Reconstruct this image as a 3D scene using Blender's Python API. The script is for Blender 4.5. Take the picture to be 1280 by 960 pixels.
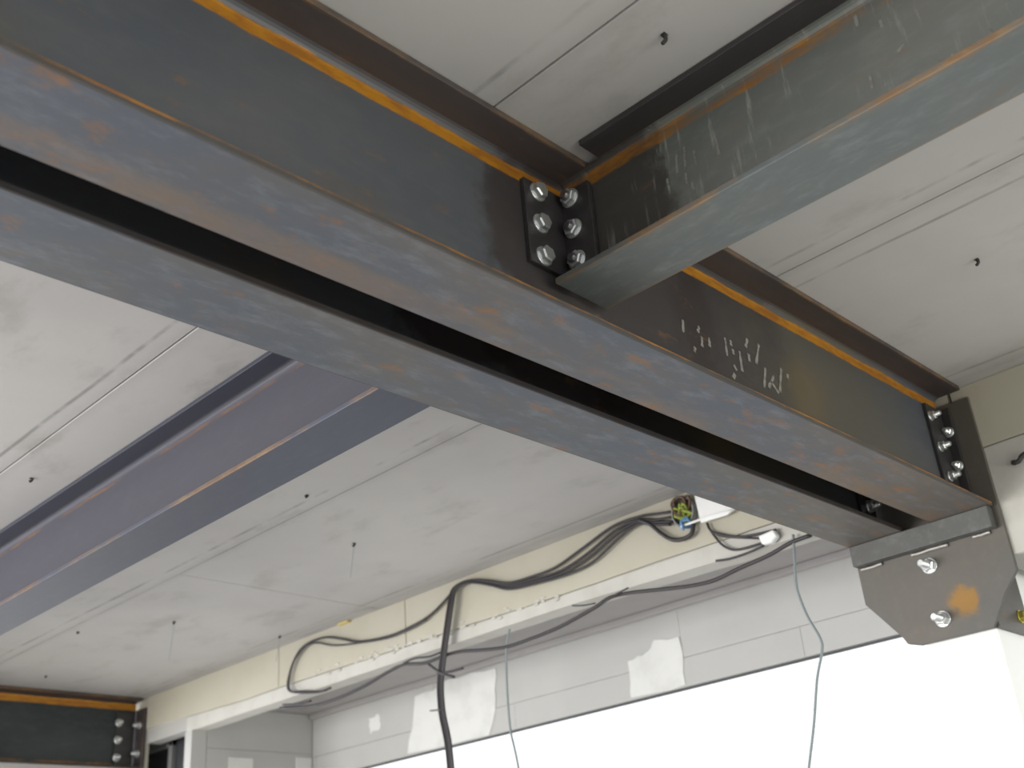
import bpy, bmesh, math, random
from mathutils import Vector, Matrix

random.seed(7)
for o in list(bpy.data.objects):
    bpy.data.objects.remove(o)
SC = bpy.context.scene
COL = SC.collection
EYE = 1.5                      # camera height above the floor; heights below are given relative to it

# ------------------------------------------------------------------ camera
cam_d = bpy.data.cameras.new('camera')
cam = bpy.data.objects.new('camera', cam_d); COL.objects.link(cam)
M = Matrix(((0.70599618, -0.70422278, -0.07528994),
            (-0.26827255, -0.36405952, 0.89197584),
            (-0.6554382, -0.60953331, -0.44576958))).transposed()
cam.matrix_world = Matrix.Translation((0, 0, EYE)) @ M.to_4x4()
cam_d.sensor_width = 36.0
cam_d.lens = 36.0 * 1396.1 / 1280
cam_d.clip_start = 0.02
cam_d.dof.use_dof = True
cam_d.dof.focus_distance = 1.9
cam_d.dof.aperture_fstop = 4.8
SC.camera = cam

# ------------------------------------------------------------------ world and light
W = bpy.data.worlds.new('overcast'); SC.world = W; W.use_nodes = True
bg = W.node_tree.nodes['Background']
bg.inputs[0].default_value = (0.95, 0.975, 1.0, 1)
bg.inputs[1].default_value = 1.0
def area(name, loc, to, sx, sy, power, col):
    l = bpy.data.lights.new(name, 'AREA'); l.shape = 'RECTANGLE'; l.size = sx; l.size_y = sy
    l.energy = power; l.color = col
    o = bpy.data.objects.new(name, l); COL.objects.link(o); o.location = loc
    o.rotation_euler = (Vector(to) - Vector(loc)).to_track_quat('-Z', 'Y').to_euler()
    return o
# daylight through the big openings of the building site behind and beside the camera
area('opening_behind', (-5.0, 4.6, 1.2), (2.5, 2.6, 1.7), 5.0, 2.2, 300, (1.0, 0.98, 0.95))
area('opening_left', (0.0, 8.6, 1.1), (1.0, 0, 1.6), 5.0, 1.8, 130, (0.88, 0.92, 1.0))
area('opening_right', (1.2, -4.2, .55), (1.6, 1.0, 2.3), 4.5, 1.8, 95, (1.0, 1.0, 0.88))
SC.view_settings.view_transform = 'Standard'
SC.view_settings.look = 'None'
SC.view_settings.exposure = 0.55
SC.view_settings.gamma = 1.0
SC.view_settings.use_curve_mapping = False

# ------------------------------------------------------------------ materials
def newmat(name):
    m = bpy.data.materials.new(name); m.use_nodes = True
    nt = m.node_tree
    return m, nt, nt.nodes['Principled BSDF']
def noise(nt, scale, detail=4, rough=0.6, stretch=(1, 1, 1), vec=None):
    tc = nt.nodes.new('ShaderNodeTexCoord'); mp = nt.nodes.new('ShaderNodeMapping')
    mp.inputs['Scale'].default_value = stretch
    nt.links.new(tc.outputs['Object'], mp.inputs[0])
    n = nt.nodes.new('ShaderNodeTexNoise'); n.inputs['Scale'].default_value = scale
    n.inputs['Detail'].default_value = detail; n.inputs['Roughness'].default_value = rough
    nt.links.new(mp.outputs[0], n.inputs['Vector'])
    return n.outputs['Fac']
def ramp(nt, fac, a, b):
    r = nt.nodes.new('ShaderNodeMapRange'); r.interpolation_type = 'SMOOTHSTEP'
    r.inputs['From Min'].default_value = a; r.inputs['From Max'].default_value = b
    nt.links.new(fac, r.inputs['Value']); return r.outputs[0]
def mix(nt, fac, a, b):
    m = nt.nodes.new('ShaderNodeMix'); m.data_type = 'RGBA'
    if isinstance(fac, float): m.inputs[0].default_value = fac
    else: nt.links.new(fac, m.inputs[0])
    for i, c in ((6, a), (7, b)):
        if isinstance(c, tuple): m.inputs[i].default_value = c if len(c) == 4 else c + (1,)
        else: nt.links.new(c, m.inputs[i])
    return m.outputs[2]
def mth(nt, op, a, b=None, c=None):
    m = nt.nodes.new('ShaderNodeMath'); m.operation = op
    for i, v in enumerate((a, b, c)):
        if v is None: continue
        if isinstance(v, (int, float)): m.inputs[i].default_value = v
        else: nt.links.new(v, m.inputs[i])
    return m.outputs[0]
def xyz(nt):
    tc = nt.nodes.new('ShaderNodeTexCoord'); s = nt.nodes.new('ShaderNodeSeparateXYZ')
    nt.links.new(tc.outputs['Object'], s.inputs[0]); return s.outputs
def bump(nt, b, fac, strength, dist=0.004):
    n = nt.nodes.new('ShaderNodeBump'); n.inputs['Strength'].default_value = strength
    n.inputs['Distance'].default_value = dist
    nt.links.new(fac, n.inputs['Height']); nt.links.new(n.outputs[0], b.inputs['Normal'])
def band(nt, v, centre, half, soft):
    d = mth(nt, 'ABSOLUTE', mth(nt, 'SUBTRACT', v, centre))
    return ramp(nt, d, half + soft, half)

def steel(name, c_a, c_b, stripes=(), ystripes=(), rust=0.35, spot=None, rough=0.5, metal=0.25, bright=(.2, .2, .2), scuff=0.0, rustspot=None, edge=None, blot=(), fleck=(.60, .74)):
    """mill-scale steel: two tones, rust flecks, rust streaks at given local heights / widths"""
    m, nt, b = newmat(name)
    big = noise(nt, 3.0, 5, 0.6, (0.45, 1, 1))
    fine = noise(nt, 45, 6, 0.7, (0.35, 1, 1))
    col = mix(nt, ramp(nt, big, 0.40, 0.62), c_a, c_b)
    col = mix(nt, mth(nt, 'MULTIPLY', ramp(nt, fine, 0.45, 0.75), 0.45), col, bright)
    if spot:
        tc = nt.nodes.new('ShaderNodeTexCoord')
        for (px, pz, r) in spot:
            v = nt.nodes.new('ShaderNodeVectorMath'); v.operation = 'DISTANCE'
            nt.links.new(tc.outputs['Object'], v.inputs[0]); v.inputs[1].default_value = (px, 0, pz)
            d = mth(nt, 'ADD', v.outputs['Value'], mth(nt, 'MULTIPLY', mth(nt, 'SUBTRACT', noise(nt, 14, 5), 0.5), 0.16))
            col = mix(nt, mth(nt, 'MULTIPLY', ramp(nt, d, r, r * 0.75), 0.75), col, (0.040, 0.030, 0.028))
    fl = noise(nt, 20, 6, 0.75, (0.5, 1.2, 1.2))
    col = mix(nt, mth(nt, 'MULTIPLY', ramp(nt, fl, *fleck), rust), col, (0.27, 0.13, 0.05))
    for (bx_, bz_, r, k, cc) in blot:
        tc = nt.nodes.new('ShaderNodeTexCoord'); v = nt.nodes.new('ShaderNodeVectorMath'); v.operation = 'DISTANCE'
        nt.links.new(tc.outputs['Object'], v.inputs[0]); v.inputs[1].default_value = (bx_, 0, bz_)
        d = mth(nt, 'ADD', v.outputs['Value'], mth(nt, 'MULTIPLY', mth(nt, 'SUBTRACT', noise(nt, 7, 6, .7), 0.5), r * 1.2))
        col = mix(nt, mth(nt, 'MULTIPLY', ramp(nt, d, r, r * .2), k), col, cc)
    if edge:
        s0 = xyz(nt); a0 = mth(nt, 'ABSOLUTE', s0[1])
        col = mix(nt, mth(nt, 'MULTIPLY', ramp(nt, a0, edge[0] - .0035, edge[0] - .0006), mth(nt, 'ADD', .6, mth(nt, 'MULTIPLY', fl, .5))), col, edge[1])
    if scuff:
        sc = noise(nt, 30, 5, 0.7, (2.2, 1, 0.25)); lg = noise(nt, 5, 2)
        col = mix(nt, mth(nt, 'MULTIPLY', mth(nt, 'MULTIPLY', ramp(nt, sc, 0.54, 0.72), ramp(nt, lg, 0.45, 0.6)), scuff), col, (0.45, 0.46, 0.43))
    if rustspot:
        tc = nt.nodes.new('ShaderNodeTexCoord'); v = nt.nodes.new('ShaderNodeVectorMath'); v.operation = 'DISTANCE'
        nt.links.new(tc.outputs['Object'], v.inputs[0]); v.inputs[1].default_value = rustspot[:3]
        d = mth(nt, 'ADD', v.outputs['Value'], mth(nt, 'MULTIPLY', mth(nt, 'SUBTRACT', noise(nt, 35, 5), 0.5), 0.05))
        col = mix(nt, mth(nt, 'MULTIPLY', ramp(nt, d, rustspot[3], rustspot[3] * .45), .8), col, (0.33, 0.165, 0.02))
    s = xyz(nt)
    wob = mth(nt, 'MULTIPLY', mth(nt, 'SUBTRACT', noise(nt, 9, 5, 0.7, (1, 1, 1)), 0.5), 0.012)
    for ax, lst in ((2, stripes), (1, ystripes)):
        for (c, h, soft, k) in lst:
            v = mth(nt, 'ADD', s[ax], wob)
            f = mth(nt, 'MULTIPLY', band(nt, v, c, h, soft), k)
            br = ramp(nt, noise(nt, 12, 5, 0.7, (0.4, 1, 1)), 0.38, 0.62) if k < 0.9 else None
            if br is not None: f = mth(nt, 'MULTIPLY', f, br)
            col = mix(nt, f, col, mix(nt, ramp(nt, fine, 0.4, 0.6), (0.50, 0.215, 0.015), (0.36, 0.14, 0.018)) if ax == 2 else mix(nt, ramp(nt, fine, 0.4, 0.6), (0.34, 0.21, 0.09), (0.25, 0.13, 0.05)))
    nt.links.new(col, b.inputs['Base Color'])
    b.inputs['Metallic'].default_value = metal
    b.inputs['Roughness'].default_value = rough
    bump(nt, b, fine, 0.25, 0.001)
    return m

def plain(name, col, rough=0.6, metal=0.0, var=0.0, scale=8, dark=(0.2, 0.2, 0.2), bmp=0.0):
    m, nt, b = newmat(name)
    if var:
        n = noise(nt, scale, 5)
        c = mix(nt, mth(nt, 'MULTIPLY', ramp(nt, n, 0.42, 0.72), var), col, dark)
        nt.links.new(c, b.inputs['Base Color'])
        if bmp: bump(nt, b, n, bmp)
    else: b.inputs['Base Color'].default_value = col + (1,)
    b.inputs['Roughness'].default_value = rough; b.inputs['Metallic'].default_value = metal
    return m

HM, WM, TFM, TWM = 0.300, 0.141, 0.0107, 0.0086      # main beams
HC, WC, TFC, TWC = 0.2213, 0.1200, 0.0098, 0.0066    # cross beams
zt = HM / 2 - TFM
MAIN_WEB = steel('main_beam_web', (0.084, 0.093, 0.112), (0.105, 0.108, 0.118), stripes=[(zt - .019, .0085, .004, 1.0), (-zt + .012, .006, .010, .35)],
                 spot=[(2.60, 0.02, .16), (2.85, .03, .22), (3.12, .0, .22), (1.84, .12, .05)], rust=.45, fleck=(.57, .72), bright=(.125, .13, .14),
                 blot=[(3.45, .0, .42, .75, (0.105, 0.095, 0.072)), (1.7, -.12, .16, .5, (.13, .12, .07)), (2.25, -.15, .14, .5, (.16, .11, .06)), (3.35, -.03, .12, .5, (.16, .115, .05))])
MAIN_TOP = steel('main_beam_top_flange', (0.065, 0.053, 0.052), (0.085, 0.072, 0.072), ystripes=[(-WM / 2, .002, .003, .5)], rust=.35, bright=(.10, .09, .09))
MAIN_BOT = steel('main_beam_bottom_flange', (0.105, 0.118, 0.148), (0.145, 0.130, 0.120), stripes=[(-HM / 2 + TFM, .0022, .002, .8)], ystripes=[(WM / 2 - .02, .018, .02, .3)], edge=(WM / 2, (.075, .068, .064)), fleck=(.53, .70),
                 rust=.85, bright=(.24, .265, .30))
MAIN2_BOT = steel('second_beam_bottom_flange', (0.105, 0.118, 0.146), (0.145, 0.134, 0.124), edge=(WM / 2, (.035, .028, .028)), fleck=(.54, .70), rust=.75, bright=(.24, .265, .30))
zc = HC / 2 - TFC
CR_WEB = steel('right_cross_web', (0.16, 0.175, 0.165), (0.20, 0.20, 0.185), stripes=[(zc - .018, .009, .005, .85)],
               spot=[(0.06, 0.0, .16)], rust=.25, bright=(.24, .26, .25), scuff=.75)
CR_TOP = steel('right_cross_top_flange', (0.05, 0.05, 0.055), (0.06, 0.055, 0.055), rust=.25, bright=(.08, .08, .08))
CR_BOT = steel('right_cross_bottom_flange', (0.125, 0.150, 0.158), (0.15, 0.16, 0.16), ystripes=[(-WC / 2, .003, .003, .85), (WC / 2, .002, .003, .5)],
               rust=.35, bright=(.26, .29, .29))
CL_WEB = steel('left_cross_web', (0.082, 0.080, 0.102), (0.078, 0.078, 0.100), stripes=[(zc - .016, .0015, .004, .35)], rust=.12, bright=(.10, .098, .12), rough=.6)
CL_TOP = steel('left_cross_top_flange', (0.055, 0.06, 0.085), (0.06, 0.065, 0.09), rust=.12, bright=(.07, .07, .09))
CL_BOT = steel('left_cross_bottom_flange', (0.090, 0.100, 0.140), (0.088, 0.096, 0.13), ystripes=[(WC / 2, .0015, .0025, .6)], rust=.15, bright=(.12, .125, .16))
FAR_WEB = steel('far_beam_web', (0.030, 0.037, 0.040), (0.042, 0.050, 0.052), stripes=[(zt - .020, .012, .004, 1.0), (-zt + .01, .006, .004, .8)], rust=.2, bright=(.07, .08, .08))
CLEAT = steel('cleat_steel', (0.045, 0.042, 0.045), (0.055, 0.05, 0.05), rust=.15, bright=(.08, .08, .085), rough=.4)
PLATE = steel('bracket_steel', (0.128, 0.116, 0.100), (0.116, 0.112, 0.104), rustspot=(0, -.056, .072, .045), rust=.35, bright=(.15, .14, .13), rough=.5)
SEAT = steel('seat_steel', (0.105, 0.108, 0.105), (0.095, 0.092, 0.09), rust=.2, bright=(.2, .2, .2))
ZINC, nt, b = newmat('zinc_plated')
b.inputs['Base Color'].default_value = (0.74, 0.76, 0.77, 1); b.inputs['Metallic'].default_value = 0.8; b.inputs['Roughness'].default_value = 0.30
ZYEL = plain('yellow_zinc', (0.55, 0.47, 0.10), 0.35, 0.7)
THREAD = plain('thread_dark', (0.20, 0.20, 0.21), 0.35, 0.8)
WELD = plain('weld_bead', (0.36, 0.34, 0.32), 0.4, 0.5)

def concrete_mat():
    m, nt, b = newmat('precast_ceiling')
    big = noise(nt, 1.1, 5, 0.6); med = noise(nt, 7, 6, 0.65, (1, 0.5, 1)); fine = noise(nt, 60, 4)
    col = mix(nt, ramp(nt, big, 0.35, 0.65), (0.455, 0.443, 0.442), (0.515, 0.502, 0.497))
    col = mix(nt, mth(nt, 'MULTIPLY', ramp(nt, med, 0.52, 0.72), 0.55), col, (0.34, 0.325, 0.31))
    s = xyz(nt)
    # grimy joint smear beside each plank joint (object space: x runs across the planks)
    w = mth(nt, 'MULTIPLY', mth(nt, 'SUBTRACT', noise(nt, 2.5, 3, 0.6, (1, 1, 1)), 0.5), 0.012)
    xx = mth(nt, 'ADD', s[0], w)
    # distance to plank edges x = 0.942 + 0.748 k
    t = mth(nt, 'MODULO', mth(nt, 'ADD', mth(nt, 'SUBTRACT', xx, 0.942 - 0.055), 7.48), 0.748)
    f = ramp(nt, mth(nt, 'ABSOLUTE', mth(nt, 'SUBTRACT', t, 0.012)), .0075, .0015)
    brk = ramp(nt, noise(nt, 3.3, 4, 0.7, (1, 1, 1)), 0.42, 0.60)
    col = mix(nt, mth(nt, 'MULTIPLY', mth(nt, 'MULTIPLY', f, brk), 0.62), col, (0.17, 0.165, 0.16))
    f4 = ramp(nt, mth(nt, 'ABSOLUTE', mth(nt, 'SUBTRACT', xx, 1.752)), .0065, .0015)
    col = mix(nt, mth(nt, 'MULTIPLY', mth(nt, 'MULTIPLY', f4, ramp(nt, noise(nt, 2.1, 4, 0.7, (1.3, 1, 1)), 0.36, 0.50)), mth(nt, 'MULTIPLY', ramp(nt, s[1], 1.3, .7), 0.68)), col, (0.18, 0.175, 0.165))
    t2 = mth(nt, 'MODULO', mth(nt, 'ADD', mth(nt, 'SUBTRACT', s[0], 0.942 - 0.3), 7.48), 0.748)
    f2 = ramp(nt, mth(nt, 'ABSOLUTE', mth(nt, 'SUBTRACT', t2, 0.3)), .03, .004)
    col = mix(nt, mth(nt, 'MULTIPLY', f2, 0.16), col, (0.25, 0.24, 0.23))
    # darker tone next to the wall, x > 2.38
    f3 = ramp(nt, mth(nt, 'ADD', s[0], mth(nt, 'MULTIPLY', med, 0.12)), 2.36, 2.50)
    col = mix(nt, mth(nt, 'MULTIPLY', f3, 0.30), col, (0.30, 0.285, 0.26))
    nt.links.new(col, b.inputs['Base Color']); b.inputs['Roughness'].default_value = 0.85
    bump(nt, b, fine, 0.15, 0.002)
    return m
CEIL = concrete_mat()
CREAM = plain('cream_panel', (0.51, 0.485, 0.405), 0.8, 0, 0.5, 7, (0.47, 0.43, 0.34), 0.1)
BAND = plain('white_plaster_band', (0.56, 0.55, 0.515), 0.8, 0, 0.5, 10, (0.45, 0.43, 0.39), 0.3)
BLOCK = plain('grey_block', (0.50, 0.50, 0.488), 0.8, 0, 0.35, 5, (0.44, 0.44, 0.43), 0.05)
MORTAR = plain('mortar', (0.46, 0.455, 0.44), 0.9)
PATCH = plain('pale_wall_patch', (0.74, 0.745, 0.73), 0.7, 0, 0.6, 9, (0.58, 0.58, 0.565))  # lighter tone of the wall patches
SOFFIT = plain('soffit_grey', (0.40, 0.385, 0.385), 0.85, 0, 0.35, 5, (0.33, 0.31, 0.30))
WHITE = plain('white_paint', (0.93, 0.94, 0.94), 0.5)
FLOOR = plain('floor_screed', (0.55, 0.535, 0.51), 0.8, 0, 0.4, 2, (0.42, 0.41, 0.39))
GROUND = plain('outdoor_ground', (0.42, 0.41, 0.37), 0.9)
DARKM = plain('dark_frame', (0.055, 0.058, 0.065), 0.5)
GREYM = plain('grey_frame', (0.26, 0.27, 0.27), 0.6)
CABLE = plain('cable_black', (0.036, 0.031, 0.035), 0.5)
CABLEG = plain('cable_grey', (0.14, 0.145, 0.155), 0.5)
CABLET = plain('cable_teal_grey', (0.22, 0.26, 0.27), 0.5)
YEL = plain('wire_yellow_green', (0.30, 0.36, 0.06), 0.5)
BLUE = plain('wire_blue', (0.14, 0.30, 0.52), 0.5)
BROWN = plain('wire_brown', (0.13, 0.07, 0.04), 0.5)
CHALK = plain('chalk', (0.26, 0.255, 0.235), 0.95, 0, 0.9, 90, (0.12, 0.115, 0.11))
HOOK = plain('hook_steel', (0.05, 0.05, 0.048), 0.6, 0.3)
FOAM = plain('yellow_foam', (0.62, 0.50, 0.20), 0.9)

# ------------------------------------------------------------------ builders
def link(o, parent=None):
    COL.objects.link(o)
    if parent is not None: o.parent = parent
    return o
def tag(o, label=None, cat=None, group=None, kind=None):
    if label: o['label'] = label
    if cat: o['category'] = cat
    if group: o['group'] = group
    if kind: o['kind'] = kind
    return o
def empty(name, loc, rz=0.0, **k):
    o = bpy.data.objects.new(name, None); o.location = (loc[0], loc[1], loc[2] + EYE); o.rotation_euler = (0, 0, rz)
    link(o); return tag(o, **k)
def mesh(name, verts, faces, mat, parent=None, smooth=False):
    me = bpy.data.meshes.new(name); me.from_pydata([tuple(v) for v in verts], [], faces)
    bm = bmesh.new(); bm.from_mesh(me); bmesh.ops.recalc_face_normals(bm, faces=bm.faces); bm.to_mesh(me); bm.free()
    if smooth:
        for p in me.polygons: p.use_smooth = True
    me.materials.append(mat)
    return link(bpy.data.objects.new(name, me), parent)
def bm_obj(name, bm, mat, parent=None, smooth=False):
    me = bpy.data.meshes.new(name); bmesh.ops.recalc_face_normals(bm, faces=bm.faces); bm.to_mesh(me); bm.free()
    if smooth:
        for p in me.polygons: p.use_smooth = True
    me.materials.append(mat)
    return link(bpy.data.objects.new(name, me), parent)
def add_box(bm, x0, x1, y0, y1, z0, z1, bev=0.0):
    vs = [bm.verts.new((x, y, z)) for x in (x0, x1) for y in (y0, y1) for z in (z0, z1)]
    q = [(0, 1, 3, 2), (4, 6, 7, 5), (0, 4, 5, 1), (2, 3, 7, 6), (0, 2, 6, 4), (1, 5, 7, 3)]
    fs = [bm.faces.new([vs[i] for i in f]) for f in q]
    if bev:
        es = list({e for f in fs for e in f.edges})
        bmesh.ops.bevel(bm, geom=es, offset=bev, segments=2, affect='EDGES', profile=0.5)
def loc_of(parent):
    return Vector(parent.location) if parent is not None else Vector((0, 0, 0))
def box(name, x0, x1, y0, y1, z0, z1, mat, parent=None, bev=0.0, world=True):
    """box in site coordinates (z relative to the eye), stored relative to its parent"""
    d = loc_of(parent) if world else Vector((0, 0, EYE))
    bm = bmesh.new()
    add_box(bm, x0 - d.x, x1 - d.x, y0 - d.y, y1 - d.y, z0 + EYE - d.z, z1 + EYE - d.z, bev)
    return bm_obj(name, bm, mat, parent)
def prism_x(name, pts, x0, x1, mat, parent=None, bev=0.0):
    """outline in (y, z), thickness along x; parent unrotated"""
    d = loc_of(parent); bm = bmesh.new()
    a = [bm.verts.new((x0 - d.x, y - d.y, z + EYE - d.z)) for y, z in pts]
    b_ = [bm.verts.new((x1 - d.x, y - d.y, z + EYE - d.z)) for y, z in pts]
    n = len(pts); bm.faces.new(a); bm.faces.new(b_)
    for i in range(n): bm.faces.new((a[i], a[(i + 1) % n], b_[(i + 1) % n], b_[i]))
    if bev: bmesh.ops.bevel(bm, geom=list(bm.edges), offset=bev, segments=1, affect='EDGES')
    return bm_obj(name, bm, mat, parent)
def catmull(pts, n=5):
    P = [Vector(p) for p in pts]; P = [2 * P[0] - P[1]] + P + [2 * P[-1] - P[-2]]; out = []
    for i in range(1, len(P) - 2):
        for k in range(n):
            t = k / n
            out.append(0.5 * ((2 * P[i]) + (-P[i-1] + P[i+1]) * t + (2*P[i-1] - 5*P[i] + 4*P[i+1] - P[i+2]) * t*t + (-P[i-1] + 3*P[i] - 3*P[i+1] + P[i+2]) * t**3))
    out.append(P[-2]); return out
def tube_bm(bm, pts, r, seg=8, n=5):
    P = catmull(pts, n) if n > 1 else [Vector(p) for p in pts]
    rings = []
    for i, p in enumerate(P):
        t = (P[min(i+1, len(P)-1)] - P[max(i-1, 0)])
        if t.length < 1e-9: t = Vector((0, 0, 1))
        t.normalize()
        u = t.cross(Vector((1, 0, 0)))
        if u.length < 0.1: u = t.cross(Vector((0, 0, 1)))
        u.normalize(); v = t.cross(u)
        rings.append([bm.verts.new(p + r * (math.cos(2*math.pi*k/seg) * u + math.sin(2*math.pi*k/seg) * v)) for k in range(seg)])
    for a, b_ in zip(rings, rings[1:]):
        for k in range(seg): bm.faces.new((a[k], a[(k+1) % seg], b_[(k+1) % seg], b_[k]))
    bm.faces.new(rings[0]); bm.faces.new(rings[-1])
def tube(name, pts, r, mat, parent=None, seg=8, n=5):
    d = loc_of(parent); bm = bmesh.new()
    tube_bm(bm, [(p[0] - d.x, p[1] - d.y, p[2] + EYE - d.z) for p in pts], r, seg, n)
    return bm_obj(name, bm, mat, parent, smooth=True)

# ------------------------------------------------------------------ rolled beams
def web_profile(h, tf, tw, r):
    """(y, z) outline of web with root fillets"""
    z1 = h / 2 - tf; pts = []
    def arc(cy, cz, a0, a1):
        return [(cy + r * math.cos(a0 + (a1 - a0) * k / 4), cz + r * math.sin(a0 + (a1 - a0) * k / 4)) for k in range(5)]
    P = math.pi
    pts += arc(tw/2 + r, z1 - r, P/2, P)                 # upper right fillet, coming down
    pts += arc(tw/2 + r, -z1 + r, P, 3*P/2)
    pts += arc(-tw/2 - r, -z1 + r, 3*P/2, 2*P)
    pts += arc(-tw/2 - r, z1 - r, 0, P/2)
    return pts
def beam(name, origin, rz, L, h, w, tf, tw, r, mats, top=None, bottom=None, web=None, **tg):
    """local X along the beam from 0 to L, local z from -h/2; top/bottom/web give (start, end) where they differ"""
    root = empty(name, (origin[0], origin[1], origin[2]), rz, **tg)
    t0, t1 = top or (0, L); b0, b1 = bottom or (0, L); w0, w1 = web or (0, L)
    bm = bmesh.new(); add_box(bm, t0, t1, -w/2, w/2, h/2 - tf, h/2, 0.0012); bm_obj('top_flange', bm, mats[0], root)
    bm = bmesh.new(); pr = web_profile(h, tf, tw, r)
    a = [bm.verts.new((w0, y, z)) for y, z in pr]; c = [bm.verts.new((w1, y, z)) for y, z in pr]; n = len(pr)
    bm.faces.new(a); bm.faces.new(c)
    for i in range(n): bm.faces.new((a[i], a[(i+1) % n], c[(i+1) % n], c[i]))
    bm_obj('web', bm, mats[1], root)
    bm = bmesh.new(); add_box(bm, b0, b1, -w/2, w/2, -h/2, -h/2 + tf, 0.0012); bm_obj('bottom_flange', bm, mats[2], root)
    return root

# ------------------------------------------------------------------ bolts (mesh data shared)
def cyl(bm, r, x0, x1, seg=20, r2=None, ph=0.0, dome=0.0):
    r2 = r if r2 is None else r2
    a = [bm.verts.new((x0, r * math.cos(2*math.pi*k/seg + ph), r * math.sin(2*math.pi*k/seg + ph))) for k in range(seg)]
    b_ = [bm.verts.new((x1, r2 * math.cos(2*math.pi*k/seg + ph), r2 * math.sin(2*math.pi*k/seg + ph))) for k in range(seg)]
    bm.faces.new(a); bm.faces.new(b_)
    for k in range(seg): bm.faces.new((a[k], a[(k+1) % seg], b_[(k+1) % seg], b_[k]))
def bolt_meshes(R, head_h, shank, key, m_hex, m_thr):
    """+X points out of the surface; R = washer radius"""
    out = []
    bm = bmesh.new(); cyl(bm, R, 0, 0.0032, 24); es = [e for e in bm.edges]; bmesh.ops.bevel(bm, geom=es, offset=0.0006, segments=1, affect='EDGES')
    out.append(('washer', bm, m_hex))
    bm = bmesh.new(); cyl(bm, R * .84, 0.0032, 0.0032 + head_h * .8, 6); cyl(bm, R * .84, 0.0032 + head_h * .8, 0.0032 + head_h, 6, R * .70)
    out.append(('hex', bm, m_hex))
    if shank:
        bm = bmesh.new(); x = 0.0032 + head_h
        k = 0
        while x < 0.0032 + head_h + shank - .002:          # thread ridges
            cyl(bm, R * .44, x, x + .001, 14, R * .50); cyl(bm, R * .50, x + .001, x + .002, 14, R * .44); x += .002
        cyl(bm, R * .44, x, x + .002, 14, R * .36)
        out.append(('thread', bm, m_thr))
    res = []
    for n_, bm_, m_ in out:
        me = bpy.data.meshes.new(n_ + key); bmesh.ops.recalc_face_normals(bm_, faces=bm_.faces); bm_.to_mesh(me); bm_.free(); me.materials.append(m_)
        res.append((n_, me))
    return res
HEADS = bolt_meshes(.0165, .011, 0, '_head', ZINC, THREAD)
NUTS = bolt_meshes(.0165, .014, .014, '_nut', ZINC, ZINC)
NUTL = bolt_meshes(.0185, .015, .028, '_long', ZINC, ZINC)
NUTC = bolt_meshes(.0165, .009, .006, '_short', ZINC, THREAD)
NUTS2 = bolt_meshes(.0125, .011, .012, '_small', ZINC, ZINC)
YELB = bolt_meshes(.0150, .012, .018, '_yellow', ZYEL, ZYEL)
def bolt(kind, p, d, parent, spin=0.0, label=None):
    """bolt = hex mesh as the part, washer and thread as its sub-parts; p in site coordinates"""
    dd = loc_of(parent); q = Vector(d).to_track_quat('X', 'Z').to_matrix().to_4x4() @ Matrix.Rotation(spin, 4, 'X')
    hexm = [m for n_, m in kind if n_ == 'hex'][0]
    o = bpy.data.objects.new('bolt', hexm); link(o, parent)
    mw = Matrix.Translation(Vector((p[0], p[1], p[2] + EYE)) - dd) @ q
    o.matrix_local = Matrix.Rotation(-parent.rotation_euler.z, 4, 'Z') @ mw
    if label: o['label'] = label
    for n_, m_ in kind:
        if n_ != 'hex': link(bpy.data.objects.new(n_, m_), o)
    return o

# ================================================================== SETTING
ZC = 1.0885
# ceiling: precast planks with open joints under a backing slab
ceiling = box('ceiling', -3.2, 3.3, -3.0, 8.2, ZC + .10, ZC + .25, MORTAR); tag(ceiling, kind='structure')
edges = [0.942 + 0.748 * k for k in range(-5, 4)]
for a, b_ in zip(edges, edges[1:]):
    cuts = [-3.0, 3.035, 8.2] if a > 1.6 else ([-3.0, 0.4 - 2.0, 8.2] if a < 0.9 else [-3.0, 8.2])
    if b_ > 3.1: b_ = 3.20
    for y0, y1 in zip(cuts, cuts[1:]):
        dz = random.uniform(0, .0012)
        box('plank', a + .0014, b_ - .0014, y0 + .002, y1 - .002, ZC + dz, ZC + .10, CEIL, ceiling, bev=.002)
tag(box('floor', -3.2, 3.3, -3.0, 8.2, -1.62, -1.5, FLOOR), kind='structure')
tag(box('ground', -40, 40, -40, 40, -1.70, -1.63, GROUND), kind='structure')

# ring beam above the openings = wall_right, with cream panels and a plaster band
XW = 2.482
wall = box('wall_right', XW + .006, XW + .070, .90, 4.66, .892, ZC, MORTAR); tag(wall, kind='structure')
pj = [3.652 - .755 * k for k in range(-1, 5)]
ys = [4.66, 3.652, 2.897, .90]
def nm(y, s): return math.sin(y * 7.3 + s) * .5 + math.sin(y * 17.1 + s * 2) * .3 + math.sin(y * 41 + s * 3) * .2
def strip(name, y0, y1, zlo, zhi, x0, x1, mat, parent, n=24):
    """board with uneven lower and upper edges, zlo / zhi functions of y"""
    d = loc_of(parent); bm = bmesh.new(); rows = []
    for i in range(n + 1):
        y = y0 + (y1 - y0) * i / n
        rows.append([bm.verts.new((x - d.x, y - d.y, z + EYE - d.z)) for x, z in ((x0, zlo(y)), (x0, zhi(y)), (x1, zhi(y)), (x1, zlo(y)))])
    for a, b_ in zip(rows, rows[1:]):
        for k in range(4): bm.faces.new((a[k], a[(k+1) % 4], b_[(k+1) % 4], b_[k]))
    bm.faces.new(rows[0]); bm.faces.new(rows[-1])
    return bm_obj(name, bm, mat, parent)
line = lambda y: .923 + .012 * max(0, min(1, (y - 2.2) / 1.5)) + (.012 if y > 3.9 else 0) * (y - 3.9) / .5
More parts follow.
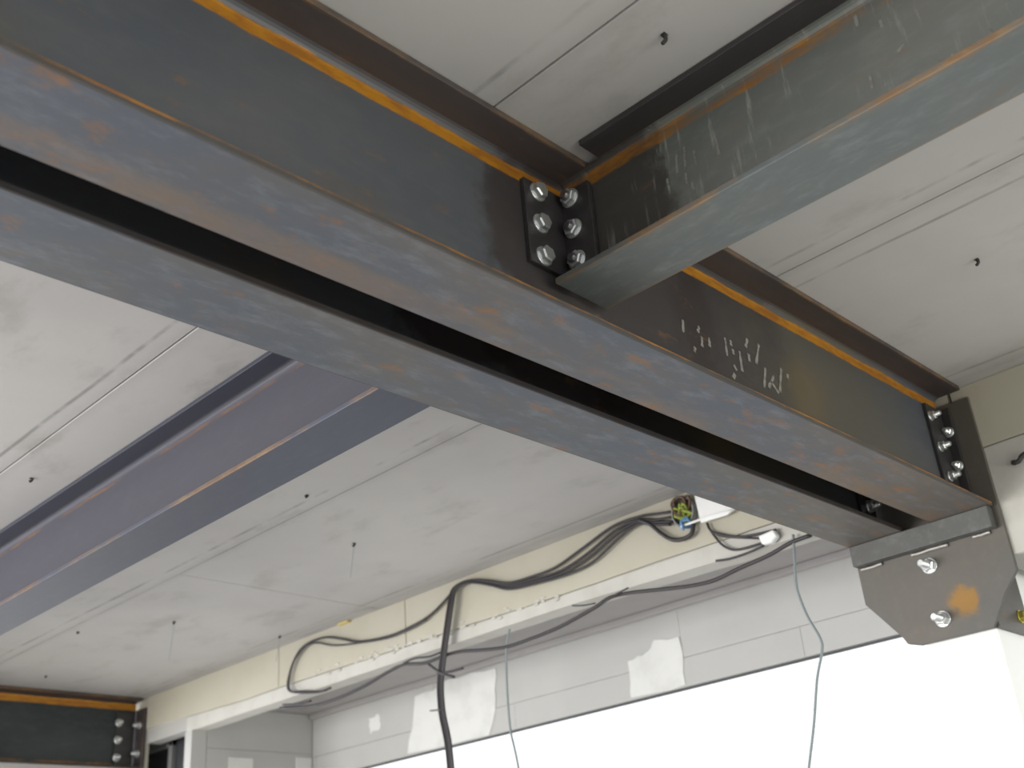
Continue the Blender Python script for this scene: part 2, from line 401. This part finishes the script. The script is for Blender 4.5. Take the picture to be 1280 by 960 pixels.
for i, (a, b_) in enumerate(zip(ys, ys[1:])):
    strip('panel', b_ + .002, a - .002, lambda y: line(y) + .0022 * nm(y, 1), lambda y: ZC, XW - .003, XW + .006, CREAM, wall, 30)
low = lambda y: .884 - .020 * max(0, min(1, (2.2 - y) / .9)) + .0012 * nm(y, 5)
strip('plaster_band', .90, 4.32, low, lambda y: line(y) - .0035 + .001 * nm(y, 3), XW, XW + .070, BAND, wall, 80)
strip('plaster_band', 4.325, 4.66, lambda y: .945 + .002 * nm(y, 2), lambda y: .948 + .002, XW, XW + .070, BAND, wall, 6)

bm = bmesh.new(); rr = random.Random(2)
for k in range(46):
    y = rr.uniform(2.15, 3.45); z = line(y) + rr.uniform(-.012, .016); d = loc_of(wall)
    cx_ = [bm.verts.new((XW - .0045 - rr.uniform(0, .002), y + rr.uniform(.004, .014) * math.cos(t) * 1.3, z + EYE + rr.uniform(.002, .006) * math.sin(t))) for t in (0, .9, 2, 3.1, 4.2, 5.3)]
    bs = [bm.verts.new((XW + .004, v.co.y, v.co.z)) for v in cx_]; bm.faces.new(cx_)
    for i in range(6): bm.faces.new((cx_[i], cx_[(i+1) % 6], bs[(i+1) % 6], bs[i]))
tag(bm_obj('plaster_crumbs', bm, BAND, wall), kind='stuff')

# wall to the right of the pillar, deeper than the ring beam
wr = box('wall_right_lintel', XW + .005, XW + .50, -3.0, .895, .675, ZC, MORTAR); tag(wr, kind='structure')
yy = [.895, .632, -.123, -.878, -1.633, -2.388, -3.0]
for a, b_ in zip(yy, yy[1:]):
    strip('panel', b_ + .002, a - .002, lambda y: .932 + .002 * nm(y, 4), lambda y: ZC, XW - .003, XW + .005, CREAM, wr, 12)
strip('plaster_band', -3.0, .895, lambda y: .676 + .002 * nm(y, 6), lambda y: .929 + .002 * nm(y, 4), XW - .001, XW + .005, BAND, wr, 60)

# recess above the window: soffit, side wall, window wall of blocks
tag(box('trim_1', XW + .070, 3.25, 1.10, 4.277, .988, .994, SOFFIT), kind='structure')
tag(box('trim_2', 3.063, 3.088, 1.10, 4.270, .9655, .9875, SOFFIT, bev=.003), kind='structure')
ww = box('wall_back', 3.096, 3.106, .60, 4.277, .707, 1.2, MORTAR); tag(ww, kind='structure')
box('lintel_core', 3.106, 3.25, .60, 4.277, .765, 1.2, MORTAR, ww)
box('lower_wall', 3.096, 3.25, .60, 4.277, -1.5, -.6, BLOCK, ww)
box('window_pier', 3.096, 3.25, 4.08, 4.277, -.6, .707, BLOCK, ww)
def blocks(wallobj, axis, fixed, u0, u1, z0, z1, length, off, sgn):
    u = u0 - off
    while u < u1 - .01:
        a, b_ = max(u, u0) + .0006, min(u + length, u1) - .0006
        if b_ - a > .02:
            j = random.uniform(-.0008, .0008)
            if axis == 'x': box('block', fixed + j, fixed + .01, a, b_, z0 + .0006, z1 - .0006, BLOCK, wallobj, bev=.0008)
            else: box('block', a, b_, fixed + j, fixed + .01, z0 + .0006, z1 - .0006, BLOCK, wallobj, bev=.0008)
        u += length
blocks(ww, 'x', 3.09, 1.10, 4.277, .708, .803, 1.25, .60, 1)
blocks(ww, 'x', 3.09, 1.10, 4.277, .803, .987, 1.25, .15, 1)
wl = box('wall_left', XW + .072, 3.25, 4.283, 4.45, -1.5, 1.2, MORTAR); tag(wl, kind='structure')
box('corner_post', XW, XW + .072, 4.277, 4.33, -1.5, .886, BLOCK, wl, bev=.003)
for z0, z1, of in ((.817, .987, .1), (.63, .817, .35), (.44, .63, .1), (.25, .44, .35)):
    blocks(wl, 'y', 4.277, XW + .073, 3.088, z0, z1, 1.25, of, 1)
# pale patches (flat on the wall) with ragged outlines, lighter than the blocks
def patch(parent, pts, x):
    rr = random.Random(len(pts) + int(pts[0][0] * 100)); out = []
    for (a, b_) in zip(pts, pts[1:] + pts[:1]):
        for k in range(4):
            t = k / 4; out.append((a[0] + (b_[0]-a[0]) * t + rr.uniform(-.006, .006), a[1] + (b_[1]-a[1]) * t + rr.uniform(-.006, .006)))
    prism_x('pale_patch', out, x - .003, x + .0005, PATCH, parent)
patch(ww, [(3.62, .712), (3.56, .93), (3.42, .945), (3.36, .96), (3.08, .955), (3.10, .80), (3.14, .712)], 3.09)
patch(ww, [(2.44, .712), (2.435, .835), (2.34, .855), (2.31, .885), (2.20, .872), (2.205, .712)], 3.09)
patch(ww, [(3.86, .84), (3.87, .90), (3.80, .91), (3.79, .845)], 3.09)
patch(wl, [(4.28, .60), (4.28, .61), (4.279, .61), (4.279, .60)], 3.05)
for (u0, u1, z0, z1) in ((2.66, 2.78, .735, .785), (3.0, 3.085, .70, .80)):  # side-wall patches, plaster at the inner corner
    box('pale_patch', u0, u1, 4.2735, 4.2775, z0, z1, PATCH, wl, bev=.0015)
# window head frame and jambs
wf = box('window_1', 3.090, 3.105, 1.10, 4.08, .7005, .7065, DARKM); tag(wf, kind='structure')
box('frame', 3.10, 3.16, 4.05, 4.08, -.6, .70, WHITE, wf); box('frame', 3.10, 3.16, 1.10, 1.13, -.6, .70, WHITE, wf)

# dark opening left of the corner post, with a grey frame
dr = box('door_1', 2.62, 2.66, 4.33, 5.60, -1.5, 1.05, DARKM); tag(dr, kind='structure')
box('frame', 2.595, 2.62, 4.635, 4.665, -1.5, .93, GREYM, dr, bev=.003)
box('frame', 2.595, 2.62, 4.635, 4.90, .885, .93, GREYM, dr, bev=.003)
box('head', XW + .07, 2.62, 4.33, 4.66, .948, 1.0, GREYM, dr)
wf2 = box('wall_far', XW, 2.500, 4.66, 8.2, -1.5, ZC, CREAM); tag(wf2, kind='structure')
tag(box('wall_far_side', 2.45, 2.60, 8.0, 8.2, -1.5, ZC, BLOCK), kind='structure')

# pillar
pil = box('pillar', XW + .010, 3.25, .934, 1.102, -1.5, ZC - .02, WHITE, bev=.004)
tag(pil, 'smooth white pillar under the bolted steel bracket', 'pillar', kind='structure')

# ================================================================== STEEL
YM1, YM2, YM3 = .9329, 1.1439, 4.74
zm = ZC - .0008 - HM / 2
x0m = -1.5
b1 = beam('steel_beam', (x0m, YM1, zm), 0, 3.965, HM, WM, TFM, TWM, .013, (MAIN_TOP, MAIN_WEB, MAIN_BOT),
     label='long rusty steel I-beam with a bright orange streak, chalk marks and the bolted crossing', cat='beam', group='main steel beams')
b2 = beam('steel_beam', (x0m, YM2, zm), 0, 3.960, HM, WM, TFM, TWM, .013, (MAIN_TOP, MAIN_WEB, MAIN2_BOT),
     label='second long steel I-beam, its bottom flange below the dark gap', cat='beam', group='main steel beams')
b3 = beam('steel_beam', (x0m, YM3, zm), 0, 3.965, HM, WM, TFM, TWM, .013, (MAIN_TOP, FAR_WEB, MAIN2_BOT),
     label='far dark steel I-beam with orange edges in the lower left corner', cat='beam', group='main steel beams')
zx = .8562 + HC / 2                                   # cross beams: underside of top flange at 1.0775
zx = ZC - .0012 - HC / 2
# right cross beam: local X runs along -Y from the joint; coped top flange
rot = -math.pi / 2 + .018
c1 = beam('cross_beam', (1.1515, .921, zx), rot, 3.4, HC, WC, TFC, TWC, .012, (CR_TOP, CR_WEB, CR_BOT),
     top=(.085, 3.4), web=(.003, 3.4), bottom=(.010, 3.4),
     label='grey-green scuffed steel cross beam at upper right, bolted into the long beam', cat='beam', group='steel cross beams')
c2 = beam('cross_beam', (1.158, 1.152, zx), math.pi / 2, 3.58, HC, WC, TFC, TWC, .012, (CL_TOP, CL_WEB, CL_BOT),
     top=(.068, 3.50), web=(.004, 3.57), bottom=(.012, 3.56),
     label='smooth purple-grey steel cross beam at lower left', cat='beam', group='steel cross beams')
# the left cross beam shows its -X side too; its local +Y points to -X, as does c1's local -Y

# chalk strokes on the web of the long beam (illegible in the photograph)
def chalk(parent, segs, to3, w):
    d = loc_of(parent); rz = Matrix.Rotation(-parent.rotation_euler.z, 3, 'Z'); bm = bmesh.new(); rr = random.Random(3)
    for seg in segs:
        a, b_ = [Vector(to3(*p)) for p in seg]
        n = 5; t = (b_ - a).normalized(); nrm = Vector((0, -1, 0)) if parent is b1 else Vector((-1, 0, 0)); s = t.cross(nrm)
        L = []; R_ = []
        for k in range(n + 1):
            p = a + (b_ - a) * k / n; ww_ = w * rr.uniform(.5, 1.1)
            for lst, sg in ((L, 1), (R_, -1)):
                q = p + s * sg * ww_ + nrm * .0004; q = Vector((q.x, q.y, q.z + EYE)) - d; lst.append(bm.verts.new(rz @ q))
        for k in range(n): bm.faces.new((L[k], L[k+1], R_[k+1], R_[k]))
    return bm_obj('chalk_mark', bm, CHALK, parent)
C1 = [[(1.444, 0.937), (1.439, 0.911)], [(1.492, 0.941), (1.485, 0.927)], [(1.495, 0.921), (1.491, 0.9)], [(1.468, 0.892), (1.464, 0.88)], [(1.518, 0.927), (1.515, 0.908)], [(1.571, 0.945), (1.568, 0.907)], [(1.589, 0.946), (1.588, 0.934)], [(1.591, 0.928), (1.591, 0.917)], [(1.65, 0.969), (1.638, 0.948)], [(1.613, 0.931), (1.61, 0.888)], [(1.644, 0.936), (1.642, 0.919)], [(1.688, 0.97), (1.665, 0.922)], [(1.585, 0.894), (1.591, 0.884)], [(1.583, 0.875), (1.575, 0.864)], [(1.695, 0.922), (1.677, 0.876)], [(1.721, 0.913), (1.694, 0.881)], [(1.755, 0.94), (1.732, 0.883)], [(1.775, 0.934), (1.773, 0.924)], [(1.706, 0.897), (1.727, 0.879)]]
C2 = [[(0.727, 0.98), (0.726, 0.953)], [(0.705, 1.013), (0.708, 0.979)], [(0.69, 1.015), (0.697, 0.951)], [(0.675, 1.002), (0.676, 0.974)], [(0.637, 0.993), (0.637, 0.969)], [(0.406, 0.957), (0.407, 0.937)], [(0.355, 0.975), (0.364, 0.967)], [(0.374, 1.029), (0.374, 1.016)], [(0.321, 0.924), (0.322, 0.921)], [(0.304, 0.922), (0.305, 0.912)], [(0.292, 0.918), (0.291, 0.911)], [(0.272, 0.92), (0.272, 0.911)], [(0.256, 0.927), (0.254, 0.913)], [(0.403, 1.059), (0.403, 1.04)], [(0.688, 0.953), (0.686, 0.936)]]

for i0, i1 in ((0, 5), (5, 14), (14, 19)):
    chalk(b1, C1[i0:i1], lambda u, v: (u, YM1 - TWM / 2 - .0002, v), .0042)
cx = lambda y: 1.1515 + .018 * (.921 - y) - TWC / 2 - .0004     # near face of the right cross beam's web
for i0, i1 in ((0, 5), (5, 15)):
    chalk(c1, C2[i0:i1], lambda u, v: (cx(u), u, v), .0026)

# ---- cleats and bolts
cl = empty('angle_cleat', (1.148, .9286, .898), label='dark double-row angle cleat with six shiny bolts joining two beams', cat='cleat', group='angle cleats')
box('web_leg', 1.054, 1.1465, .9196, .9284, .898, 1.051, CLEAT, cl, bev=.0012)
box('cross_leg', 1.1375, 1.1465, .862, .9196, .898, 1.051, CLEAT, cl, bev=.0012)
for k, z in enumerate((1.033, .974, .915)):
    bolt(HEADS, (1.082, .9196, z), (0, -1, 0), cl, .3 + k * .8)
for k, z in enumerate((1.036, .978, .920)):
    bolt(NUTC, (1.1375, .899, z), (-1, 0, 0), cl, .2 + k * .5)
cl2 = empty('angle_cleat', (2.47, .9286, .83), label='steel angle cleat with bolts at the wall end of the long beam', cat='cleat', group='angle cleats')
box('web_leg', 2.385, 2.470, .9200, .9284, .835, 1.045, CLEAT, cl2, bev=.0012)
box('wall_leg', 2.461, 2.470, .900, .9200, .835, 1.045, CLEAT, cl2, bev=.0012)
for k, z in enumerate((1.012, .937, .866)):
    bolt(NUTS2, (2.394 + .01 * k, .9200, z), (0, -1, 0), cl2, .3 + k * .8)
for k, z in enumerate((.985, .900)):
    bolt(NUTS2, (2.461, .9125, z), (-1, 0, 0), cl2, .1 + k)
cl3 = empty('angle_cleat', (2.44, 4.735, .83), label='small cleat with three bolts at the end of the far beam', cat='cleat', group='angle cleats')
box('web_leg', 2.375, 2.458, YM3 - .0133, YM3 - .0045, .80, 1.03, CLEAT, cl3, bev=.0012)
for k, z in enumerate((.985, .912, .838)):
    bolt(NUTS, (2.385, YM3 - .0133, z), (0, -1, 0), cl3, .3 + k * .8)
cl4 = empty('angle_cleat', (2.47, 1.1396, .83), label='cleat with a bolt in the dark gap between the long beams', cat='cleat', group='angle cleats')
box('web_leg', 2.385, 2.458, 1.1310, 1.1394, .835, 1.045, CLEAT, cl4, bev=.0012)
for k, z in enumerate((.985, .912, .862)):
    bolt(NUTS, (2.425, 1.1310, z), (0, -1, 0), cl4, .3 + k * .8)

# ---- bracket on the pillar
br = empty('steel_bracket', (2.476, 1.038, .531), label='chamfered brown steel bracket plate bolted to the white pillar', cat='bracket')
prism_x('back_plate', [(.852, 1.058), (1.216, 1.058), (1.216, .651), (1.142, .557), (1.135, .540), (1.106, .531), (.934, .531), (.892, .597), (.853, .640)],
        2.471, 2.4835, PLATE, br, bev=.001)
box('seat_plate', 2.442, 2.4708, .868, 1.212, .738, .7870, SEAT, br, bev=.0015)
for y0, y1 in ((1.150, 1.205), (.985, 1.075), (.885, .925)):
    pts = [(2.4675 + random.uniform(-.0008, .0008), y0 + (y1 - y0) * k / 6, .7335 + random.uniform(-.001, .001)) for k in range(7)]
    tube('weld_bead', pts, .0042, WELD, br, seg=8)
for z, s in ((.699, .2), (.575, .9)):
    bolt(NUTL, (2.471, 1.040, z), (-1, 0, 0), br, s)
sp = box('side_plate', 2.4845, 2.660, .925, .9335, .531, .80, PLATE, br, bev=.001)
bolt(YELB, (2.615, .925, .572), (0, -1, 0), br, .4, 'yellow bolt')
br2 = empty('steel_bracket', (2.476, 4.74, .60), label='brown bracket plate at the end of the far lower left beam', cat='bracket')
prism_x('back_plate', [(4.655, 1.045), (4.90, 1.045), (4.90, .60), (4.655, .60)], 2.470, 2.4815, MAIN_TOP, br2, bev=.001)
bolt(NUTS, (2.470, 4.70, .975), (-1, 0, 0), br2, .4); bolt(NUTS, (2.470, 4.70, .855), (-1, 0, 0), br2, .4)

# ================================================================== CABLES
CB = {
'strandA': [(1.723,1.042), (1.781,1.053), (1.835,1.063), (1.935,1.064), (2.062,1.032), (2.174,1.005), (2.277,0.998)],
'strandB': [(1.722,1.028), (1.784,1.037), (1.842,1.055), (1.931,1.050), (2.046,1.012), (2.156,0.990), (2.277,0.993)],
'strandC': [(1.725,1.014), (1.790,1.032), (1.849,1.050), (1.923,1.038), (2.038,0.998), (2.144,0.980), (2.278,0.988)],
'strandD': [(1.732,1.007), (1.791,1.025), (1.847,1.042), (1.920,1.022), (2.028,0.980), (2.135,0.970), (2.278,0.983)],
'tail': [(2.277,0.990), (2.378,0.999), (2.459,1.030), (2.532,1.055), (2.581,1.060), (2.621,1.046), (2.637,0.993), (2.653,0.941), (2.679,0.852), (2.701,0.762), (2.700,0.671), (2.680,0.579), (2.672,0.496), (2.668,0.401)],
'drop': [(1.837,1.053), (1.802,1.029), (1.771,0.995), (1.739,0.967), (1.705,0.955), (1.668,0.960), (1.655,0.986)],
'loop': [(2.628,1.056), (2.682,1.026), (2.760,0.996), (2.852,0.982), (2.967,0.976), (3.131,0.993), (3.233,1.025), (3.344,1.056), (3.459,1.055), (3.525,1.021), (3.565,0.960), (3.569,0.913), (3.532,0.894), (3.477,0.886), (3.368,0.865), (3.306,0.865)],
'loop2': [(2.769,0.987), (2.865,0.974), (2.980,0.971), (3.131,0.988), (3.276,1.011), (3.373,1.042), (3.448,1.049), (3.519,1.014), (3.554,0.955), (3.543,0.899), (3.397,0.865), (3.325,0.860)],
'lower': [(3.617,0.851), (3.434,0.824), (3.280,0.820), (3.115,0.833), (2.996,0.853), (2.898,0.862), (2.788,0.845), (2.716,0.848), (2.627,0.847), (2.495,0.825), (2.400,0.814), (2.306,0.816), (2.199,0.822), (2.110,0.835), (2.037,0.848), (1.979,0.862), (1.900,0.856), (1.799,0.839), (1.692,0.822), (1.618,0.818), (1.539,0.828), (1.448,0.837), (1.378,0.851), (1.316,0.854)],
'lower2': [(3.598,0.860), (3.511,0.846), (3.422,0.841)],
'lower3': [(2.895,0.867), (2.837,0.871), (2.765,0.861), (2.705,0.863)],
'twig1': [(1.896,0.866), (1.942,0.859), (2.007,0.847)],
'twig2': [(2.110,0.868), (2.068,0.858), (2.022,0.853)],
'twig3': [(2.751,0.831), (2.691,0.790), (2.632,0.766)],
'twig4': [(2.710,0.792), (2.645,0.786), (2.589,0.785)],
'nail': [(2.753,0.683), (2.684,0.675)],
'r1': [(1.616,0.977), (1.607,0.953), (1.579,0.934), (1.531,0.913), (1.485,0.904), (1.439,0.899), (1.412,0.897)],
'r1b': [(1.605,0.950), (1.575,0.928), (1.522,0.908), (1.461,0.888)],
'r2': [(1.615,0.967), (1.596,0.930), (1.577,0.902), (1.548,0.882), (1.511,0.876), (1.463,0.875), (1.444,0.872)],
'r3': [(1.607,0.868), (1.570,0.862), (1.526,0.861), (1.488,0.863), (1.455,0.867)],
'conn': [(1.462,0.891), (1.410,0.893), (1.408,0.866), (1.452,0.866)],
'thinR': [(1.365,0.870), (1.372,0.824), (1.381,0.767), (1.383,0.725), (1.370,0.661), (1.347,0.600), (1.350,0.568), (1.377,0.508), (1.408,0.409), (1.443,0.314), (1.463,0.245)],
'thinL': [(2.389,0.866), (2.408,0.816), (2.417,0.734), (2.420,0.637), (2.417,0.563), (2.406,0.511), (2.396,0.455), (2.386,0.365)],
'plate': [(1.633,1.059), (1.512,0.981), (1.626,0.980)],
'stick': [(1.688,0.987), (1.598,0.985), (1.512,0.981)],
'hole': [(1.666,1.075), (1.637,1.007), (1.680,0.997), (1.713,1.042)],
'yel': [(1.691,1.032), (1.675,1.013), (1.655,1.002)],
'blu': [(1.684,0.993), (1.657,0.987)],

}
def c3(key, x=2.468, sl=None, dy=0.0, dz=0.0):
    return [(x, y + dy, z + dz) for y, z in CB[key]]
def cable(name, pts, r, mat, label, group=None, cat='cable'):
    o = tube(name, pts, r, mat, None, 10, 5); return tag(o, label, cat, group)
G1 = 'cables of the bundle on the ring beam'
tail = CB['tail']
specs = [('strandA', 0, -.0128, 'uppermost black cable of the sagging bundle on the cream panels'),
         ('strandB', .002, -.0043, 'second black cable from the top of the sagging bundle'),
         ('strandC', .001, .0043, 'third black cable from the top of the sagging bundle'),
         ('strandD', -.002, .0128, 'lowest black cable of the sagging bundle on the cream panels')]
for key, dx, dy, lab in specs:
    st = [(2.464 + dx * .6, y, z) for y, z in CB[key]][:-1]
    tl = []
    for i, (y, z) in enumerate(tail):
        t = min(1, i / 6)
        # offset turns from vertical stacking to side by side as the bundle bends down
        tl.append((2.464 + dx - .013 * max(0, min(1, (i - 3) / 3)), y - dy * t, z - dy * (1 - t)))
    tl += [(2.452 + dx, 2.662 - dy, .0 - .02), (2.455 + dx, 2.655 - dy, -.5), (2.464 + dx, 2.66 - dy, -1.49)]
    cable('cable', st + tl, .0041, CABLE, lab, G1)
cable('cable', c3('drop', 2.462), .0062, CABLE, 'short black cable drooping below the junction box', G1)
cable('cable', c3('loop', 2.466), .0044, CABLE, 'outer black cable of the big loop at the left end', 'looped cables')
cable('cable', c3('loop2', 2.462), .0034, CABLE, 'inner thin black cable of the big loop at the left end', 'looped cables')
cable('cable', c3('lower', 2.466), .0056, CABLE, 'long black cable running along the lower edge of the ring beam', 'lower edge cables')
cable('cable', c3('lower2', 2.464), .0040, CABLE, 'short black cable stub at the left end of the lower cable', 'lower edge cables')
cable('cable', c3('lower3', 2.464), .0036, CABLE, 'short thin cable lying on the lower cable beside the hanging bundle', 'lower edge cables')
cable('cable', c3('thinR', 2.466) + [(2.47, 1.44, -.3), (2.47, 1.45, -1.49)], .0034, CABLET, 'single thin grey cable hanging wavy near the steel bracket', 'thin hanging cables')
cable('cable', c3('thinL', 2.466) + [(2.47, 2.38, -.3), (2.47, 2.38, -1.49)], .0034, CABLET, 'single thin grey cable hanging straight beside the thick bundle', 'thin hanging cables')
for key, r, lab in (('r1', .0036, 'upper black lead from junction box to white connector'), ('r1b', .0030, 'middle black lead from junction box to white connector'),
                    ('r2', .0034, 'lower black lead curving below the junction box cover'), ('r3', .0034, 'black lead end trailing below the white connector')):
    cable('cable', c3(key, 2.468), r, CABLE, lab, 'leads right of the junction box')
for key, r, lab in (('twig1', .0026, 'thin wire tie sticking up from the lower cable'), ('twig2', .0024, 'thin wire tie sticking left from the lower cable'),
                    ('twig3', .0045, 'dark cable clip strap beside the hanging bundle'), ('twig4', .0040, 'dark short tie end right of the hanging bundle'), ('nail', .0024, 'thin nail crossing the hanging bundle')):
    o = tube('wire_tie', c3(key, 2.4475), r, CABLE, None, 8, 4); tag(o, lab, 'wire tie', 'wire ties on the cables')

# junction box, wires, cover, connector
jb = empty('junction_box', (2.478, 1.683, 1.03), label='round open junction box with yellow-green and blue wires', cat='junction box')
bm = bmesh.new(); seg = 28; R1, R2 = .046, .041
prof = [(2.478 - 2.478, R1), (-.022, R1), (-.022, R2), (-.003, R2), (-.003, .0)]
rings = []
for dx, r in prof:
    if r == 0: rings.append([bm.verts.new((dx, 0, 0))]); continue
    rings.append([bm.verts.new((dx, r * math.cos(2*math.pi*k/seg) * .82, r * math.sin(2*math.pi*k/seg))) for k in range(seg)])
for a, b_ in zip(rings, rings[1:]):
    for k in range(seg):
        if len(b_) == 1: bm.faces.new((a[k], a[(k+1) % seg], b_[0]))
        else: bm.faces.new((a[k], a[(k+1) % seg], b_[(k+1) % seg], b_[k]))
bm_obj('cup', bm, GREYM, jb, smooth=False)
rr = random.Random(5)
def curl(name, cy, cz, r, n, mat, rad):
    pts = []
    for k in range(n):
        a = k * 1.25 + rr.random(); pts.append((2.455 + rr.uniform(-.012, .012), cy + r * math.cos(a) * rr.uniform(.5, 1.1), cz + r * math.sin(a) * rr.uniform(.5, 1.1)))
    return tube(name, pts, rad, mat, jb, 8, 5)
for cy, cz, r, n in ((1.690, 1.045, .026, 12), (1.668, 1.052, .022, 10)): curl('brown_wire', cy, cz, r, n, BROWN, .0030)
for cy, cz, r, n in ((1.680, 1.024, .024, 12), (1.670, 1.010, .018, 9), (1.696, 1.028, .016, 8)): curl('yellow_green_wire', cy, cz, r, n, YEL, .0036)
for cy, cz, r, n in ((1.672, .992, .014, 8), (1.684, .984, .010, 7)): curl('blue_wire', cy, cz, r, n, BLUE, .0034)
cp = prism_x('cover_plate', [(1.633, 1.062), (1.510, .983), (1.540, .974), (1.626, .978)], 2.452, 2.457, WHITE, None, bev=.001)
tag(cp, 'white triangular cover plate beside the open junction box', 'cover plate')
st = tube('white_strip', [(2.450, 1.690, .986), (2.450, 1.598, .986), (2.450, 1.512, .980)], .0034, WHITE, None, 8, 3)
tag(st, 'thin white plastic strip below the cover plate', 'strip')
cn = prism_x('connector', [(1.462, .893), (1.415, .897), (1.407, .878), (1.425, .866), (1.455, .868)], 2.458, 2.476, WHITE, None, bev=.003)
tag(cn, 'small white connector block at the end of the black leads', 'connector')

# ceiling hooks and wires
HK = [(1.017, .608, .028, 'bent dark nail in the ceiling above the crossing'), (1.947, .583, .022, 'dark hook in the ceiling right of the cross beam'),
      (1.012, 2.547, .016, 'dark nail in the ceiling at the left edge'), (1.963, 2.514, .016, 'dark nail with a thin hanging wire, in mid ceiling'),
      (1.622, 2.274, .010, 'tiny nail in the ceiling near the left cross beam'), (1.948, 3.512, .014, 'dark nail with a thin hanging wire, towards the far beam'),
      (2.381, 3.504, .012, 'nail in the ceiling above the cable loop'), (1.732, 3.786, .010, 'tiny nail in the ceiling below the left cross beam'),
      (1.923, 4.452, .010, 'tiny nail in the ceiling just above the far beam')]
for k, (x, y, l, lab) in enumerate(HK):
    h = empty('ceiling_nail', (x, y, ZC), label=lab, cat='nail', group='nails in the ceiling')
    tube('shank', [(x, y, ZC + .003), (x + .001, y, ZC - l * .3), (x - .004, y + .003, ZC - l * .6)], .0030 if l > .02 else .0034, HOOK, h, 7, 4)
    bm = bmesh.new(); add_box(bm, -.0045, .004, -.003, .0045, -.002, .001, .0005); bm_obj('plug', bm, HOOK, h)
    if k in (3, 5, 6):
        L = {3: .10, 5: .13, 6: .09}[k]
        tube('hanging_wire', [(x, y, ZC - l * .5), (x + .002, y + .012, ZC - L * .5), (x, y + .020, ZC - L)], .0008, CABLET, h, 6, 4)
# anchor hole and hook in the white band at the right edge
h = empty('wall_hook', (XW, .787, .876), label='dark hook in the white wall band right of the bracket', cat='hook')
tube('hook', [(XW + .002, .795, .873), (2.468, .794, .870), (2.466, .782, .868), (2.466, .770, .878), (2.466, .75, .882)], .0058, HOOK, h, 8, 4)
# scrap of yellow foam in the ceiling corner
tag(box('foam_scrap', 2.462, 2.479, 3.20, 3.26, ZC - .008, ZC - .0005, FOAM, bev=.002), 'small yellow foam scrap in the corner under the ceiling', 'foam')
